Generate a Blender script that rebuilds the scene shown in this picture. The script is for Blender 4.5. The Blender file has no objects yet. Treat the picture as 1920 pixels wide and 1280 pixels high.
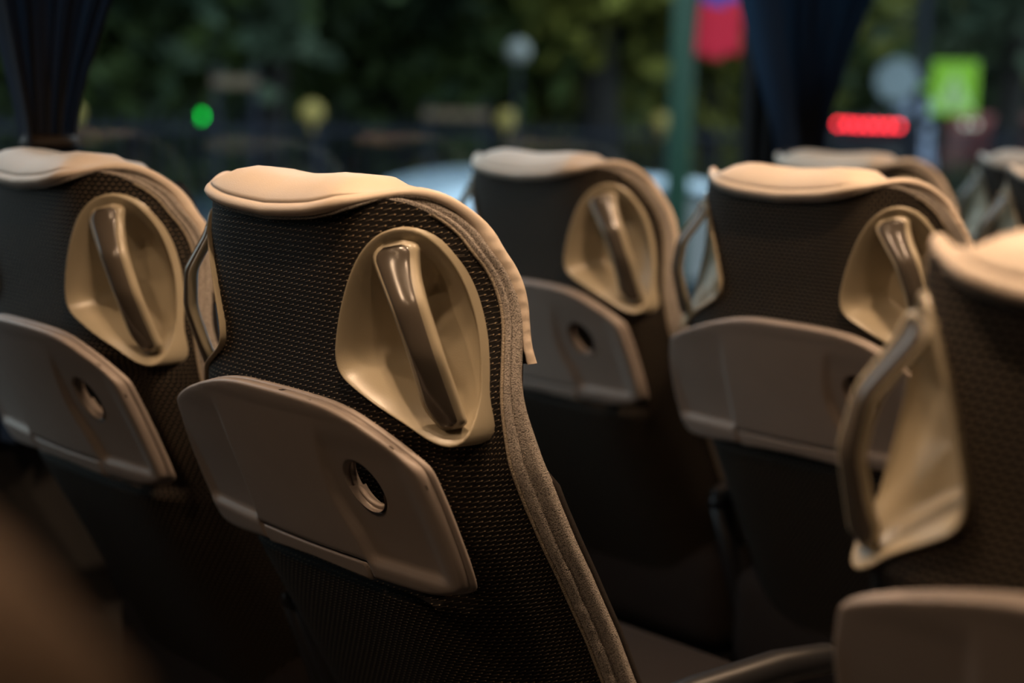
import bpy, bmesh, math, random
import numpy as np
from mathutils import Vector, Matrix
from mathutils.geometry import delaunay_2d_cdt

random.seed(7); rng = np.random.default_rng(7)
scene = bpy.context.scene
COL = scene.collection
PI = math.pi
CAMZ = 1.25                      # eye height above the coach floor

# ------------------------------------------------------------------ camera
F_PX = 2825.2
yaw, pitch, roll = math.radians(46.772), math.radians(8.676), math.radians(1.4915)
D = np.array([-math.sin(yaw)*math.cos(pitch), math.cos(yaw)*math.cos(pitch), -math.sin(pitch)])
r0 = np.array([math.cos(yaw), math.sin(yaw), 0.0]); u0 = np.cross(r0, D)
R_ = math.cos(roll)*r0 + math.sin(roll)*u0
U_ = -math.sin(roll)*r0 + math.cos(roll)*u0
cam = bpy.data.cameras.new('camera'); camo = bpy.data.objects.new('camera', cam); COL.objects.link(camo)
M = Matrix(((R_[0], U_[0], -D[0], 0), (R_[1], U_[1], -D[1], 0), (R_[2], U_[2], -D[2], CAMZ), (0, 0, 0, 1)))
camo.matrix_world = M
cam.sensor_width = 36; cam.lens = F_PX/1920*36
cam.clip_start = .05; cam.clip_end = 400
cam.dof.use_dof = True; cam.dof.focus_distance = 1.235; cam.dof.aperture_fstop = 2.7
scene.camera = camo

# ------------------------------------------------------------------ sky, exposure
w = bpy.data.worlds.new('dusk_sky'); scene.world = w; w.use_nodes = True
nt = w.node_tree; bg = nt.nodes['Background']
tc = nt.nodes.new('ShaderNodeTexCoord'); sp = nt.nodes.new('ShaderNodeSeparateXYZ'); rp = nt.nodes.new('ShaderNodeValToRGB')
nt.links.new(tc.outputs['Generated'], sp.inputs[0]); nt.links.new(sp.outputs['Z'], rp.inputs[0]); nt.links.new(rp.outputs[0], bg.inputs[0])
rp.color_ramp.elements[0].color = (.47, .50, .55, 1); rp.color_ramp.elements[1].color = (.36, .42, .55, 1)
bg.inputs[1].default_value = 4.4
vs = scene.view_settings
vs.view_transform = 'Standard'; vs.look = 'None'; vs.exposure = 0.0; vs.gamma = 1.0; vs.use_curve_mapping = False

# ------------------------------------------------------------------ helpers
def mat(name, base, rough=.5, spec=.5, metal=0., emis=None, es=0., trans=0.):
    m = bpy.data.materials.new(name); m.use_nodes = True
    b = m.node_tree.nodes['Principled BSDF']
    b.inputs['Base Color'].default_value = (*base, 1); b.inputs['Roughness'].default_value = rough
    b.inputs['Specular IOR Level'].default_value = spec; b.inputs['Metallic'].default_value = metal
    if emis: b.inputs['Emission Color'].default_value = (*emis, 1); b.inputs['Emission Strength'].default_value = es
    return m
def N(m, t, **k):
    n = m.node_tree.nodes.new(t)
    for a, v in k.items(): setattr(n, a, v)
    return n
def L(m, a, b): m.node_tree.links.new(a, b)
def bsdf(m): return m.node_tree.nodes['Principled BSDF']
def add_noise(m, scale, amount, bump=0., bump_dist=.001, bscale=None, coord='Object', detail=3):
    """tints the base colour and adds fine relief"""
    b = bsdf(m); tcn = N(m, 'ShaderNodeTexCoord')
    n = N(m, 'ShaderNodeTexNoise'); n.inputs['Scale'].default_value = scale; n.inputs['Detail'].default_value = detail
    L(m, tcn.outputs[coord], n.inputs['Vector'])
    if amount:
        c = b.inputs['Base Color'].default_value[:3]
        r = N(m, 'ShaderNodeValToRGB'); e = r.color_ramp.elements
        e[0].position = .3; e[1].position = .7
        e[0].color = (*[x*(1-amount) for x in c], 1); e[1].color = (*[min(1, x*(1+amount)) for x in c], 1)
        L(m, n.outputs['Fac'], r.inputs[0]); L(m, r.outputs[0], b.inputs['Base Color'])
    if bump:
        n2 = N(m, 'ShaderNodeTexNoise'); n2.inputs['Scale'].default_value = bscale or scale; n2.inputs['Detail'].default_value = 2
        L(m, tcn.outputs[coord], n2.inputs['Vector'])
        bp = N(m, 'ShaderNodeBump'); bp.inputs['Strength'].default_value = bump; bp.inputs['Distance'].default_value = bump_dist
        L(m, n2.outputs['Fac'], bp.inputs['Height']); L(m, bp.outputs[0], b.inputs['Normal'])
    return m

def link(name, me, parent=None, m=None, loc=None):
    o = bpy.data.objects.new(name, me); COL.objects.link(o)
    if m and me: me.materials.append(m)
    if parent: o.parent = parent
    if loc is not None: o.location = loc
    return o
def tag(o, label=None, cat=None, group=None, kind=None):
    if label: o['label'] = label
    if cat: o['category'] = cat
    if group: o['group'] = group
    if kind: o['kind'] = kind
    return o
def empty(name, loc=(0, 0, 0), rz=0):
    o = bpy.data.objects.new(name, None); COL.objects.link(o); o.location = loc; o.rotation_euler = (0, 0, rz); o.empty_display_size = .05
    return o
def mesh_from(name, V, Fc, smooth=True, uv=None):
    me = bpy.data.meshes.new(name); me.from_pydata([tuple(v) for v in V], [], [tuple(f) for f in Fc])
    if smooth: me.polygons.foreach_set('use_smooth', [True]*len(me.polygons))
    if uv is not None:
        l = me.uv_layers.new(name='UVMap'); idx = np.empty(len(me.loops), dtype=np.int32); me.loops.foreach_get('vertex_index', idx)
        l.data.foreach_set('uv', np.asarray(uv, dtype=np.float32)[idx].ravel())
    me.update(); return me
def grid_mesh(name, P, closed_u=False, closed_v=False, flip=False, uv=None, cap=False):
    """P[nu,nv,3]"""
    nu, nv = P.shape[:2]; V = P.reshape(-1, 3); Fc = []
    for i in range(nu if closed_u else nu-1):
        for j in range(nv if closed_v else nv-1):
            a = i*nv+j; b = ((i+1) % nu)*nv+j; c = ((i+1) % nu)*nv+(j+1) % nv; d = i*nv+(j+1) % nv
            Fc.append((a, d, c, b) if flip else (a, b, c, d))
    if cap:   # rings along u are closed in v: cap both ends
        Fc.append(tuple(range(nv))[::(1 if flip else -1)]); Fc.append(tuple(range((nu-1)*nv, nu*nv))[::(-1 if flip else 1)])
    return mesh_from(name, V, Fc, True, None if uv is None else uv.reshape(-1, 2))
def tube_mesh(name, pts, rad, n=10, squash=None, closed=False):
    pts = [Vector(p) for p in pts]; K = len(pts); rr = rad if hasattr(rad, '__len__') else [rad]*K
    P = np.zeros((K, n, 3)); prev = None
    for i, p in enumerate(pts):
        if closed: t = pts[(i+1) % K]-pts[i-1]
        else: t = pts[min(i+1, K-1)]-pts[max(i-1, 0)]
        t.normalize()
        a = prev if prev is not None else (Vector((0, 0, 1)) if abs(t.z) < .9 else Vector((1, 0, 0)))
        b = t.cross(a).normalized(); a = b.cross(t).normalized(); prev = a
        for k in range(n):
            th = 2*PI*k/n
            P[i, k] = p+(a*math.cos(th)+b*math.sin(th))*rr[i]
    return grid_mesh(name, P, closed_u=closed, closed_v=True, cap=not closed)
def bm_obj(name, build, parent=None, m=None, smooth=False, loc=None):
    bm = bmesh.new(); build(bm); bmesh.ops.recalc_face_normals(bm, faces=bm.faces)
    me = bpy.data.meshes.new(name); bm.to_mesh(me); bm.free()
    if smooth: me.polygons.foreach_set('use_smooth', [True]*len(me.polygons))
    return link(name, me, parent, m, loc)
def box(bm, x0, x1, y0, y1, z0, z1, bevel=0., seg=2):
    r = bmesh.ops.create_cube(bm, size=1, matrix=Matrix.Translation(((x0+x1)/2, (y0+y1)/2, (z0+z1)/2)) @ Matrix.Diagonal((x1-x0, y1-y0, z1-z0, 1)))
    if bevel:
        es = list({e for v in r['verts'] for e in v.link_edges})
        bmesh.ops.bevel(bm, geom=es, offset=bevel, segments=seg, profile=.5, affect='EDGES')
def box_obj(name, b, parent=None, m=None, bevel=0., seg=2):
    return bm_obj(name, lambda bm: box(bm, *b, bevel, seg), parent, m, smooth=False)
def cyl(bm, p0, p1, r0_, r1_=None, seg=16):
    p0, p1 = Vector(p0), Vector(p1); d = p1-p0
    q = d.to_track_quat('Z', 'Y').to_matrix().to_4x4()
    bmesh.ops.create_cone(bm, cap_ends=True, segments=seg, radius1=r0_, radius2=r0_ if r1_ is None else r1_, depth=d.length, matrix=Matrix.Translation((p0+p1)/2) @ q)
def sphere(bm, c, r, sub=2, sc=(1, 1, 1)):
    bmesh.ops.create_icosphere(bm, subdivisions=sub, radius=r, matrix=Matrix.Translation(c) @ Matrix.Diagonal((*sc, 1)))
def children(o): return [c for c in bpy.data.objects if c.parent == o]
def sst(x): x = np.clip(x, 0, 1); return x*x*(3-2*x)

# ------------------------------------------------------------------ materials
def fabric_material():
    m = mat('woven_mesh_fabric', (.006, .0045, .004), .75, .25); b = bsdf(m)
    uv = N(m, 'ShaderNodeUVMap'); s = N(m, 'ShaderNodeSeparateXYZ'); L(m, uv.outputs[0], s.inputs[0])
    def mth(op, a, b_=None, c=None):
        n = N(m, 'ShaderNodeMath', operation=op)
        for i, v in enumerate((a, b_, c)):
            if v is None: continue
            if isinstance(v, (int, float)): n.inputs[i].default_value = v
            else: L(m, v, n.inputs[i])
        return n.outputs[0]
    PV, PU = .0044, .0070
    v = mth('DIVIDE', s.outputs['Y'], PV); row = mth('FLOOR', v)
    ush = mth('ADD', mth('DIVIDE', s.outputs['X'], PU), mth('MULTIPLY', row, .5))
    fu = mth('FRACT', ush); fv = mth('FRACT', v)
    off = mth('MULTIPLY', mth('SUBTRACT', fu, .5), .42)
    dv = mth('ABSOLUTE', mth('SUBTRACT', mth('SUBTRACT', fv, .5), off))
    dash = mth('SMOOTH_MIN', 1.0, mth('MAXIMUM', 0.0, mth('SUBTRACT', 1.0, mth('DIVIDE', dv, .17))), .01)
    fade = mth('MULTIPLY_ADD', fu, .75, .2)
    dash = mth('MULTIPLY', dash, fade)
    du = mth('MULTIPLY', mth('SUBTRACT', fu, .84), PU/PV); dd = mth('SUBTRACT', mth('SUBTRACT', fv, .5), .15)
    r2 = mth('ADD', mth('MULTIPLY', du, du), mth('MULTIPLY', dd, dd))
    dot = mth('MAXIMUM', 0.0, mth('SUBTRACT', 1.0, mth('DIVIDE', r2, .028)))
    nz = N(m, 'ShaderNodeTexNoise'); nz.inputs['Scale'].default_value = 600; L(m, uv.outputs[0], nz.inputs['Vector'])
    dash = mth('MULTIPLY', dash, mth('MULTIPLY_ADD', nz.outputs['Fac'], 1.2, .3))
    mix = N(m, 'ShaderNodeMix', data_type='RGBA'); mix.inputs['A'].default_value = (.006, .0045, .004, 1); mix.inputs['B'].default_value = (.16, .118, .078, 1)
    L(m, dash, mix.inputs['Factor'])
    mix2 = N(m, 'ShaderNodeMix', data_type='RGBA'); L(m, mix.outputs['Result'], mix2.inputs['A']); mix2.inputs['B'].default_value = (.50, .37, .22, 1)
    L(m, dot, mix2.inputs['Factor']); L(m, mix2.outputs['Result'], b.inputs['Base Color'])
    h = mth('ADD', dash, dot)
    bp = N(m, 'ShaderNodeBump'); bp.inputs['Strength'].default_value = .8; bp.inputs['Distance'].default_value = .0012
    L(m, h, bp.inputs['Height']); L(m, bp.outputs[0], b.inputs['Normal'])
    return m
M_fabric = fabric_material()
M_dark = add_noise(mat('dark_cushion_fabric', (.020, .015, .013), .9, .2), 900, .5, .4, .001, 900)
M_leather = add_noise(mat('cream_leather', (.66, .55, .45), .46, .4), 14, .06, .25, .0006, 900)
M_plastic = add_noise(mat('beige_grained_plastic', (.38, .325, .23), .29, .6), 20, .04, .3, .0004, 1100)
M_tray = add_noise(mat('warm_grey_tray_plastic', (.30, .25, .222), .42, .45), 15, .04, .25, .0003, 1300)
M_bar = add_noise(mat('taupe_handle_plastic', (.085, .070, .056), .20, .6), 30, .05)
M_blackp = mat('black_plastic', (.015, .015, .017), .35, .5)
def knit_material(name, c1, c2, sc):
    m = mat(name, c1, .95, .15); b = bsdf(m); uv = N(m, 'ShaderNodeTexCoord')
    vo = N(m, 'ShaderNodeTexVoronoi'); vo.inputs['Scale'].default_value = sc; L(m, uv.outputs['Object'], vo.inputs['Vector'])
    r = N(m, 'ShaderNodeValToRGB'); r.color_ramp.elements[0].color = (*c2, 1); r.color_ramp.elements[1].color = (*c1, 1)
    r.color_ramp.elements[0].position = .1; r.color_ramp.elements[1].position = .8
    L(m, vo.outputs['Distance'], r.inputs[0]); L(m, r.outputs[0], b.inputs['Base Color'])
    bp = N(m, 'ShaderNodeBump'); bp.inputs['Strength'].default_value = .7; bp.inputs['Distance'].default_value = .001; bp.invert = True
    L(m, vo.outputs['Distance'], bp.inputs['Height']); L(m, bp.outputs[0], b.inputs['Normal'])
    return m
M_knit = knit_material('grey_knit_band', (.17, .15, .135), (.60, .53, .47), 1000)
M_cord = knit_material('beige_piping_cord', (.30, .25, .19), (.50, .42, .33), 900)

# ------------------------------------------------------------------ the coach seat
# seat-local axes: x lateral (u), y forward, z height; the numbers below are in metres with y0 = .70 and z0 = CAMZ
ZC = [-1.0, -.482, -.439, -.381, -.325, -.278, -.25, -.2, -.16, -.12, 0]; YC = [1.09, .805, .78, .747, .720, .711, .7075, .7055, .701, .6985, .698]
ZH = [-1, -.5, -.35, -.27, -.22, -.17, -.138, -.108, -.09, 0]; HH = [.196, .195, .194, .190, .184, .176, .169, .160, .155, .153]
ZD = [-0.48, -0.437, -0.379, -0.325, -0.278, -0.244, -0.227, -0.211, -0.19, -0.17, -0.153, -0.137, -0.121, -0.108]; DD = [0.099, 0.102, 0.101, 0.095, 0.082, 0.08, 0.08, 0.082, 0.087, 0.093, 0.095, 0.093, 0.087, 0.078]
_zf = np.linspace(-1, 0, 401)
def _sm(xs, ys, k=13):
    y = np.interp(_zf, xs, ys); yp = np.pad(y, k, mode='edge'); ker = np.hanning(2*k+1); ker /= ker.sum()
    return np.convolve(yp, ker, 'valid')
_yc, _hh, _dd = _sm(ZC, YC), _sm(ZH, HH, 9), _sm(ZD, DD, 5)
def Hw(z): return np.interp(z, _zf, _hh)
def Yc(z): return np.interp(z, _zf, _yc)
def Sf(u, z): return Yc(z)+np.interp(z, _zf, _dd)*(np.abs(u)/Hw(z))**5.6

def loc3(u, y, z): return np.stack([np.asarray(u, float)+0*np.asarray(y, float), np.asarray(y, float)-.70+0*np.asarray(u, float), np.asarray(z, float)+CAMZ+0*np.asarray(u, float)], -1)

# recess outline (right-hand one), traced as (u, z)
RIM3 = np.array([(0.1349, 0.73, -0.0905), (0.126, 0.7189, -0.092), (0.1173, 0.7104, -0.0989), (0.1056, 0.7031, -0.1172), (0.0938, 0.7005, -0.1473), (0.0838, 0.7022, -0.1866), (0.0833, 0.7032, -0.1995), (0.0896, 0.7043, -0.2098), (0.1013, 0.7061, -0.2159), (0.1195, 0.7105, -0.2254), (0.1326, 0.7161, -0.2324), (0.1439, 0.723, -0.2389), (0.1591, 0.732, -0.2508), (0.1672, 0.736, -0.2541), (0.176, 0.742, -0.2567), (0.1815, 0.748, -0.2544), (0.1838, 0.754, -0.2485), (0.1814, 0.764, -0.2376), (0.1784, 0.7707, -0.222), (0.1752, 0.7739, -0.1976), (0.1718, 0.7753, -0.1793), (0.1675, 0.7741, -0.1609), (0.1604, 0.7685, -0.1321), (0.1523, 0.7558, -0.1073), (0.1428, 0.7421, -0.094)])
RC = np.array([.130, -.178])
def _cr(P, n=12):
    out = []; K = len(P)
    for i in range(K):
        p0, p1, p2, p3 = P[i-1], P[i], P[(i+1) % K], P[(i+2) % K]
        for t in np.arange(n)/n: out.append(.5*(2*p1+(p2-p0)*t+(2*p0-5*p1+4*p2-p3)*t*t+(3*p1-p0-3*p2+p3)*t**3))
    return np.array(out)
for _ in range(2): RIM3 = np.roll(RIM3, 1, 0)*.12+RIM3*.76+np.roll(RIM3, -1, 0)*.12
RIM3 = _cr(RIM3)
_th = np.arctan2(RIM3[:, 2]-RC[1], RIM3[:, 0]-RC[0]); _rr = np.hypot(RIM3[:, 0]-RC[0], RIM3[:, 2]-RC[1])
_o = np.argsort(_th % (2*PI)); _tt = (_th % (2*PI))[_o]
_tx = np.concatenate([_tt-2*PI, _tt, _tt+2*PI]); _tf = np.linspace(0, 2*PI, 361)
def _per(v):
    f = np.interp(_tf, _tx, np.tile(v[_o], 3)); k = np.hanning(17); k /= k.sum()
    f[:-1] = np.convolve(np.tile(f[:-1], 3), k, 'same')[360:720]; f[-1] = f[0]; return f
_rf, _yf = _per(_rr), _per(RIM3[:, 1])
_us, _zs = RC[0]+_rf*np.cos(_tf), RC[1]+_rf*np.sin(_tf)
_yf = np.minimum(_yf+.0012*np.cos(_tf), Sf(_us, _zs)-.003)
_k = np.hanning(21); _k /= _k.sum(); _yf[:-1] = np.convolve(np.tile(_yf[:-1], 3), _k, 'same')[360:720]; _yf[-1] = _yf[0]
def Rim(th): return np.interp(np.mod(th, 2*PI), _tf, _rf)
def RimY(th): return np.interp(np.mod(th, 2*PI), _tf, _yf)
def dish_y(rho, th):
    """y of the recess surface: steep wall on the inner and lower side, a floor that runs out to the outer rim"""
    ci = (1-np.cos(th))/2; lo = np.clip(-np.sin(th), 0, 1)
    r1 = .42+.06*ci+.06*lo
    g = 1-sst((rho-r1)/(1.0-r1)*.98)
    ry = RimY(th)
    yc = .766+0*ry
    flo = np.minimum(yc+.030*(np.cos(th)*rho)*.5, 9)
    return ry+(flo-ry)*g

seat_parts = []
def build_seat():
    root = empty('coach_seat')
    # ---- fabric back cover
    nu, nz = 230, 210
    s = np.sin(np.linspace(-PI/2, PI/2, nu)*.985)/np.sin(PI/2*.985)*1.0
    AR = [(0.104, -0.0735), (0.108, -0.07), (0.1139, -0.0686), (0.1235, -0.069), (0.1315, -0.0712), (0.1394, -0.0758), (0.1464, -0.0831), (0.1526, -0.0941), (0.1585, -0.1056), (0.1641, -0.1214), (0.1685, -0.1368), (0.1725, -0.1534), (0.1758, -0.1699)]
    zt_s = [0, .55, .64]+[u_/float(Hw(z_)) for u_, z_ in AR[1:-1]]+[1.0]; zt_z = [-.0815, -.0815, -.0750]+[z_ for u_, z_ in AR[1:-1]]+[AR[-1][1]]
    zt = np.interp(np.abs(s), zt_s, zt_z)
    q = np.linspace(0, 1, nz)
    Z = zt[:, None]+(-.78-zt[:, None])*q[None, :]**1.05
    Uu = s[:, None]*Hw(Z)
    Y = Sf(Uu, Z)
    th = np.arctan2(Z-RC[1], np.abs(Uu)-RC[0]); rho = np.hypot(Z-RC[1], np.abs(Uu)-RC[0])/Rim(th)
    dy = dish_y(np.minimum(rho, 1), th)
    Y = np.where(rho < 1.02, np.maximum(Y, dy)+.003+.012*sst((1.02-rho)/.05), Y)
    # hollow behind the folding tray
    Y = Y+.020*sst((.172-np.abs(Uu))/.03)*sst((-.245-Z)/.03)*sst((Z+.405)/.02)
    # shallow seam where the upholstery panels meet
    Y = Y+.0012*np.exp(-((np.abs(Uu)-.116-(Z+.07)*.1)/.0015)**2)*(Z > -.115)
    P = loc3(Uu, Y, Z)
    du = np.linalg.norm(np.diff(P, axis=0), axis=2); au = np.concatenate([np.zeros((1, nz)), np.cumsum(du, 0)], 0); au -= au[nu//2][None]
    yb = Yc(Z); av = np.concatenate([np.zeros((nu, 1)), np.cumsum(np.hypot(np.diff(Z, axis=1), np.diff(yb, axis=1)), 1)], 1)+(-.07-zt)[:, None]
    au = np.sign(s)[:, None]*0+np.where(rho < 1, Uu*1.1, au)
    link('back_cover', grid_mesh('back_cover', P, flip=True, uv=np.stack([au, -av], -1)), root, M_fabric)
    # ---- edge ring: fabric outline as a path from the bottom left over the top to the bottom right
    half = []                                                   # (u, z) of the right half from the top centre
    for uu in np.linspace(0, .098, 12): half.append((uu, -.0790))
    half += AR
    for z in np.linspace(-.19, -.78, 40): half.append((float(Hw(z)), z))
    half = np.array(half)
    def dens(a, n):
        d = np.concatenate([[0], np.cumsum(np.hypot(*np.diff(a, axis=0).T))]); t = np.linspace(0, d[-1], n)
        b = np.stack([np.interp(t, d, a[:, 0]), np.interp(t, d, a[:, 1])], -1)
        k = np.array([.25, .5, .25])
        for _ in range(6):
            c = b.copy(); c[1:-1] = b[:-2]*.25+b[1:-1]*.5+b[2:]*.25; b = c
        return b
    A = dens(half, 150)
    # outward normals in the (u, z) plane
    t = np.gradient(A, axis=0); t /= np.linalg.norm(t, axis=1)[:, None]+1e-12; n = np.stack([-t[:, 1], t[:, 0]], -1); n[0] = (0, 1)
    n = np.where((n[:, 0:1] < -1e-3) & (A[:, 1:2] < -.09), -n, n)
    def mirror(a3): return np.concatenate([a3[::-1]*np.array([-1, 1, 1]), a3[1:]], 0)
    def ring(off_n, off_y):                                      # per-station offsets
        pu = A[:, 0]+n[:, 0]*off_n; pz = A[:, 1]+n[:, 1]*off_n
        return loc3(pu, Sf(A[:, 0], A[:, 1])+off_y, pz)
    centre = sst((A[:, 0]-.095)/.022)*(1) + 0*A[:, 0]            # 0 under the flap, 1 along shoulder and side
    centre = np.where(A[:, 1] < -.09, 1, centre)
    low = sst((-.20-A[:, 1])/.10)                                # 0 near the head, 1 well below the leather
    # piping cord along the fabric edge
    c = ring(.0006*np.ones(len(A)), -.0006*np.ones(len(A)))[26:]
    for sgn in (1, -1): link('edge_piping', tube_mesh('edge_piping', c*np.array([sgn, 1, 1]), .0013, 8), root, M_cord)
    # knit band: two soft lobes between fabric edge and leather / front pad
    prof = [(.000, .000), (.0012, .0014), (.0048, .0026), (.0068, .0060), (.0062, .0095), (.0036, .0112), (.0062, .0130), (.0098, .0160), (.0108, .0200), (.0098, .0250), (.0070, .0300)]
    wr = .0006*np.sin(A[:, 1]*260+np.sin(A[:, 1]*90)*2)*sst((-.33-A[:, 1])/.05)
    rows = [ring(a*(.60+.40*low)+wr*(k in (2, 3, 4)), b*(.58+.50*low)) for k, (a, b) in enumerate(prof)]
    G = np.stack([mirror(r_) for r_ in rows], 1)
    link('side_band', grid_mesh('side_band', G), root, M_knit)
    # ---- leather headrest: rolled lip, crease, sloping panel, crest, front
    FL = np.array([(0, -0.088), (0.0328, -0.0864), (0.0611, -0.084), (0.0858, -0.0792), (0.1049, -0.0699), (0.1125, -0.0654), (0.1192, -0.0627), (0.1251, -0.0608), (0.135, -0.0605), (0.1452, -0.0684), (0.1541, -0.084), (0.1582, -0.0939), (0.1632, -0.1058), (0.1666, -0.1171), (0.1698, -0.1289), (0.1731, -0.1414), (0.1763, -0.154), (0.18, -0.1685), (0.1836, -0.183), (0.1861, -0.1921), (0.1875, -0.1965)])
    FL[:, 1] -= .003*sst((FL[:, 0]-.090)/.02)*sst((.150-FL[:, 0])/.02)
    B = dens(FL, 90)
    tb = np.gradient(B, axis=0); tb /= np.linalg.norm(tb, axis=1)[:, None]; nb = np.stack([-tb[:, 1], tb[:, 0]], -1); nb[0] = (0, 1)
    sh = sst((B[:, 0]-.088)/.034); sho = sst((B[:, 0]-.085)/.045); kz = np.clip((-.0490-.0070*sst((B[:, 0]-.078)/.045)-B[:, 1])/.0335, .30, 1.05)
    nsl = nb.copy(); 
    puck = .0004*np.sin(np.arange(len(B))*1.9)*(B[:, 1] < -.09)
    yb0 = Sf(B[:, 0], B[:, 1])
    yoff = -.008*(1-sho)+.002*sho                                   # the lip overhangs in the middle, sits on the band at the shoulders
    # (n, y) section in the middle and on the shoulder
    mid = [(.0030, .012), (-.0004, .006), (-.0012, .001), (.0006, -.0035), (.0036, -.0060), (.0070, -.0052), (.0092, -.0020), (.0100, .0006), (.0106, -.0004), (.0136, .0010), (.0210, .009), (.0285, .022), (.0315, .040), (.0290, .066), (.0215, .090), (.0105, .108), (-.003, .120), (-.018, .128), (-.060, .134), (-.115, .132)]
    shd = [(-.004, .004), (-.0028, .000), (-.0008, -.0018), (.0010, -.0016), (.0026, .0000), (.0038, .0022), (.0046, .0045), (.0048, .0060), (.0048, .0066), (.0048, .0078), (.0044, .0096), (.0030, .0120), (.0004, .0142), (-.0050, .0160), (-.0130, .0175), (-.0230, .0190), (-.034, .0210), (-.044, .0230), (-.052, .0270), (-.058, .0300)]
    rows = []
    for (a1, y1), (a2, y2) in zip(mid, shd):
        tp = 1-.45*sst((-.13-B[:, 1])/.05)
        am = .0106+(a1-.0106)*np.clip((kz*.0325-.0106)/.0219, 0, 1.1) if a1 > .0106 else a1
        a = am*(1-sh)+a2*sh*(tp if a2 > 0 else 1)-.002*(1-tp)+puck*(y2 < .01); y = y1*(1-sh)+y2*sh*tp
        pu = B[:, 0]+nb[:, 0]*a; pz = B[:, 1]+nb[:, 1]*a
        ya_ = yb0+yoff+y
        if a2 < -.012: pu = pu-nb[:, 0]*(.016*sh); pz = pz-nb[:, 1]*(.020*np.maximum(sh, sst((B[:, 0]-.035)/.05)))*sst((B[:, 1]+.12)/.03)
        if a2 < -.012: ya_ = np.maximum(ya_, (.812+.3*np.minimum(-.012-a2, .03))*np.ones_like(ya_))
        rows.append(loc3(np.maximum(pu, 0), ya_, pz))
    G = np.stack([mirror(r_) for r_ in rows], 1)
    link('leather_headrest_cover', grid_mesh('leather_headrest_cover', G), root, M_leather)
    # stitched knit strip just under the lip
    pts = loc3(B[:60, 0]-nb[:60, 0]*.0012, yb0[:60]+yoff[:60]+.0020, B[:60, 1]-nb[:60, 1]*.0018)
    link('lip_stitching', tube_mesh('lip_stitching', mirror(pts), .0019, 8), root, M_knit)
    # ---- front pad, closed body between the back shell and the sitter
    zz = np.concatenate([np.linspace(-.082, -.11, 6), np.linspace(-.13, -.78, 40)])
    rings = []
    for z in zz:
        hw = float(Hw(z)); 
        if z > -.17: hw = min(hw-.004, float(np.interp(z, [-.172, -.138, -.108, -.095, -.082], [.166, .157, .146, .132, .110])))
        hw2 = hw+.003+.005*float(sst((-.2-z)/.1)); cu = []
        ye = float(Sf(hw, z)); lowz = float(sst((-.265-z)/.03))
        yfr = float(Yc(z))+.126
        us = np.linspace(-1, 1, 41)
        ub = us*hw*.97; th2 = np.arctan2(z-RC[1], np.abs(ub)-RC[0]); rh = np.hypot(z-RC[1], np.abs(ub)-RC[0])/Rim(th2)
        dp = np.where(rh < 1.02, np.maximum(dish_y(np.minimum(rh, 1), th2)-Sf(ub, z), 0)+.016, .012)+.026*(np.abs(ub) < .172)*(z < -.235)*(z > -.42)
        yb_ = np.minimum(Sf(ub, z)+dp, ye+.014+.012*lowz); yb_ = yb_*(lowz)+(ye+.008+0*yb_)*(1-lowz)
        back = [(a, b) for a, b in zip(ub, yb_)]
        side = [(hw2*1.0, ye+.018+.014*lowz), (hw2*.985, ye+.022+.018*lowz), (hw2*.93, ye+.025+.021*lowz), (hw2*.84, ye+.028+.024*lowz)]
        front = [(a*hw2*.75, max(yfr-.010+.02*abs(a)**2, ye+.02)) for a in np.linspace(1, -1, 13)]
        cu = back+side+front+[(-a, b) for a, b in side[::-1]]
        rings.append([loc3(a, b, z) for a, b in cu])
    link('front_pad', grid_mesh('front_pad', np.array(rings), closed_v=True, cap=True), root, M_dark)
    # ---- recesses with their grab handles
    nth, nr = 144, 40
    BL = np.array([(0.1195, 0.7113, -0.1041), (0.115, 0.7077, -0.1133), (0.122, 0.707, -0.1213), (0.1448, 0.705, -0.1502), (0.1561, 0.712, -0.184), (0.1563, 0.724, -0.214), (0.1547, 0.727, -0.2217), (0.153, 0.7312, -0.2291), (0.1632, 0.7419, -0.2463)])
    BR = np.array([(0.1346, 0.7278, -0.0986), (0.1447, 0.729, -0.0995), (0.1455, 0.727, -0.1107), (0.1539, 0.722, -0.126), (0.1668, 0.718, -0.1446), (0.1806, 0.724, -0.1838), (0.1836, 0.744, -0.2327), (0.1839, 0.746, -0.237), (0.179, 0.746, -0.2412)])
    TL = [0, .075, .13, .36, .60, .80, .86, .90, 1.0]; TR = [0, .03, .11, .22, .36, .63, .86, .94, 1.0]
    def bar(name, t0, t1, inset, lift, thick, dome, mt, par, sgn):
        K = 44; tt = np.linspace(t0, t1, K)
        def ev(T_, A_):
            f = np.linspace(0, 1, 201); g = np.stack([np.interp(f, T_, A_[:, k]) for k in range(3)], -1)
            for _ in range(80): g[1:-1] = g[:-2]*.25+g[1:-1]*.5+g[2:]*.25
            return np.stack([np.interp(tt, f, g[:, k]) for k in range(3)], -1)
        l_, r_ = ev(TL, BL), ev(TR, BR); RR = []
        sx = np.linspace(0, 1, 13)
        for i in range(K):
            ef = math.sqrt(max(0.0, 1-max(0, 1-min(i, K-1-i)/3.0)**2))
            w_ = np.linalg.norm(r_[i]-l_[i]); e = inset/w_
            row = []
            fk = 1-.35*(1-ef)
            for q in sx:
                q2 = .5+(q-.5)*(1-2*e)*fk; p = l_[i]*(1-q2)+r_[i]*q2
                row.append((p[0], p[1]+lift-dome*(1-(2*q-1)**2)+.0016*abs(2*q-1)**6, p[2]))
            for q in sx[::-1]:
                q2 = .5+(q-.5)*(1-2*e)*.90*fk; p = l_[i]*(1-q2)+r_[i]*q2
                row.append((p[0], p[1]+lift+thick*(.8+.3*(1-(2*q-1)**2)), p[2]))
            row = np.array(row); RR.append(loc3(row[:, 0]*sgn, row[:, 1], row[:, 2]))
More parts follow.
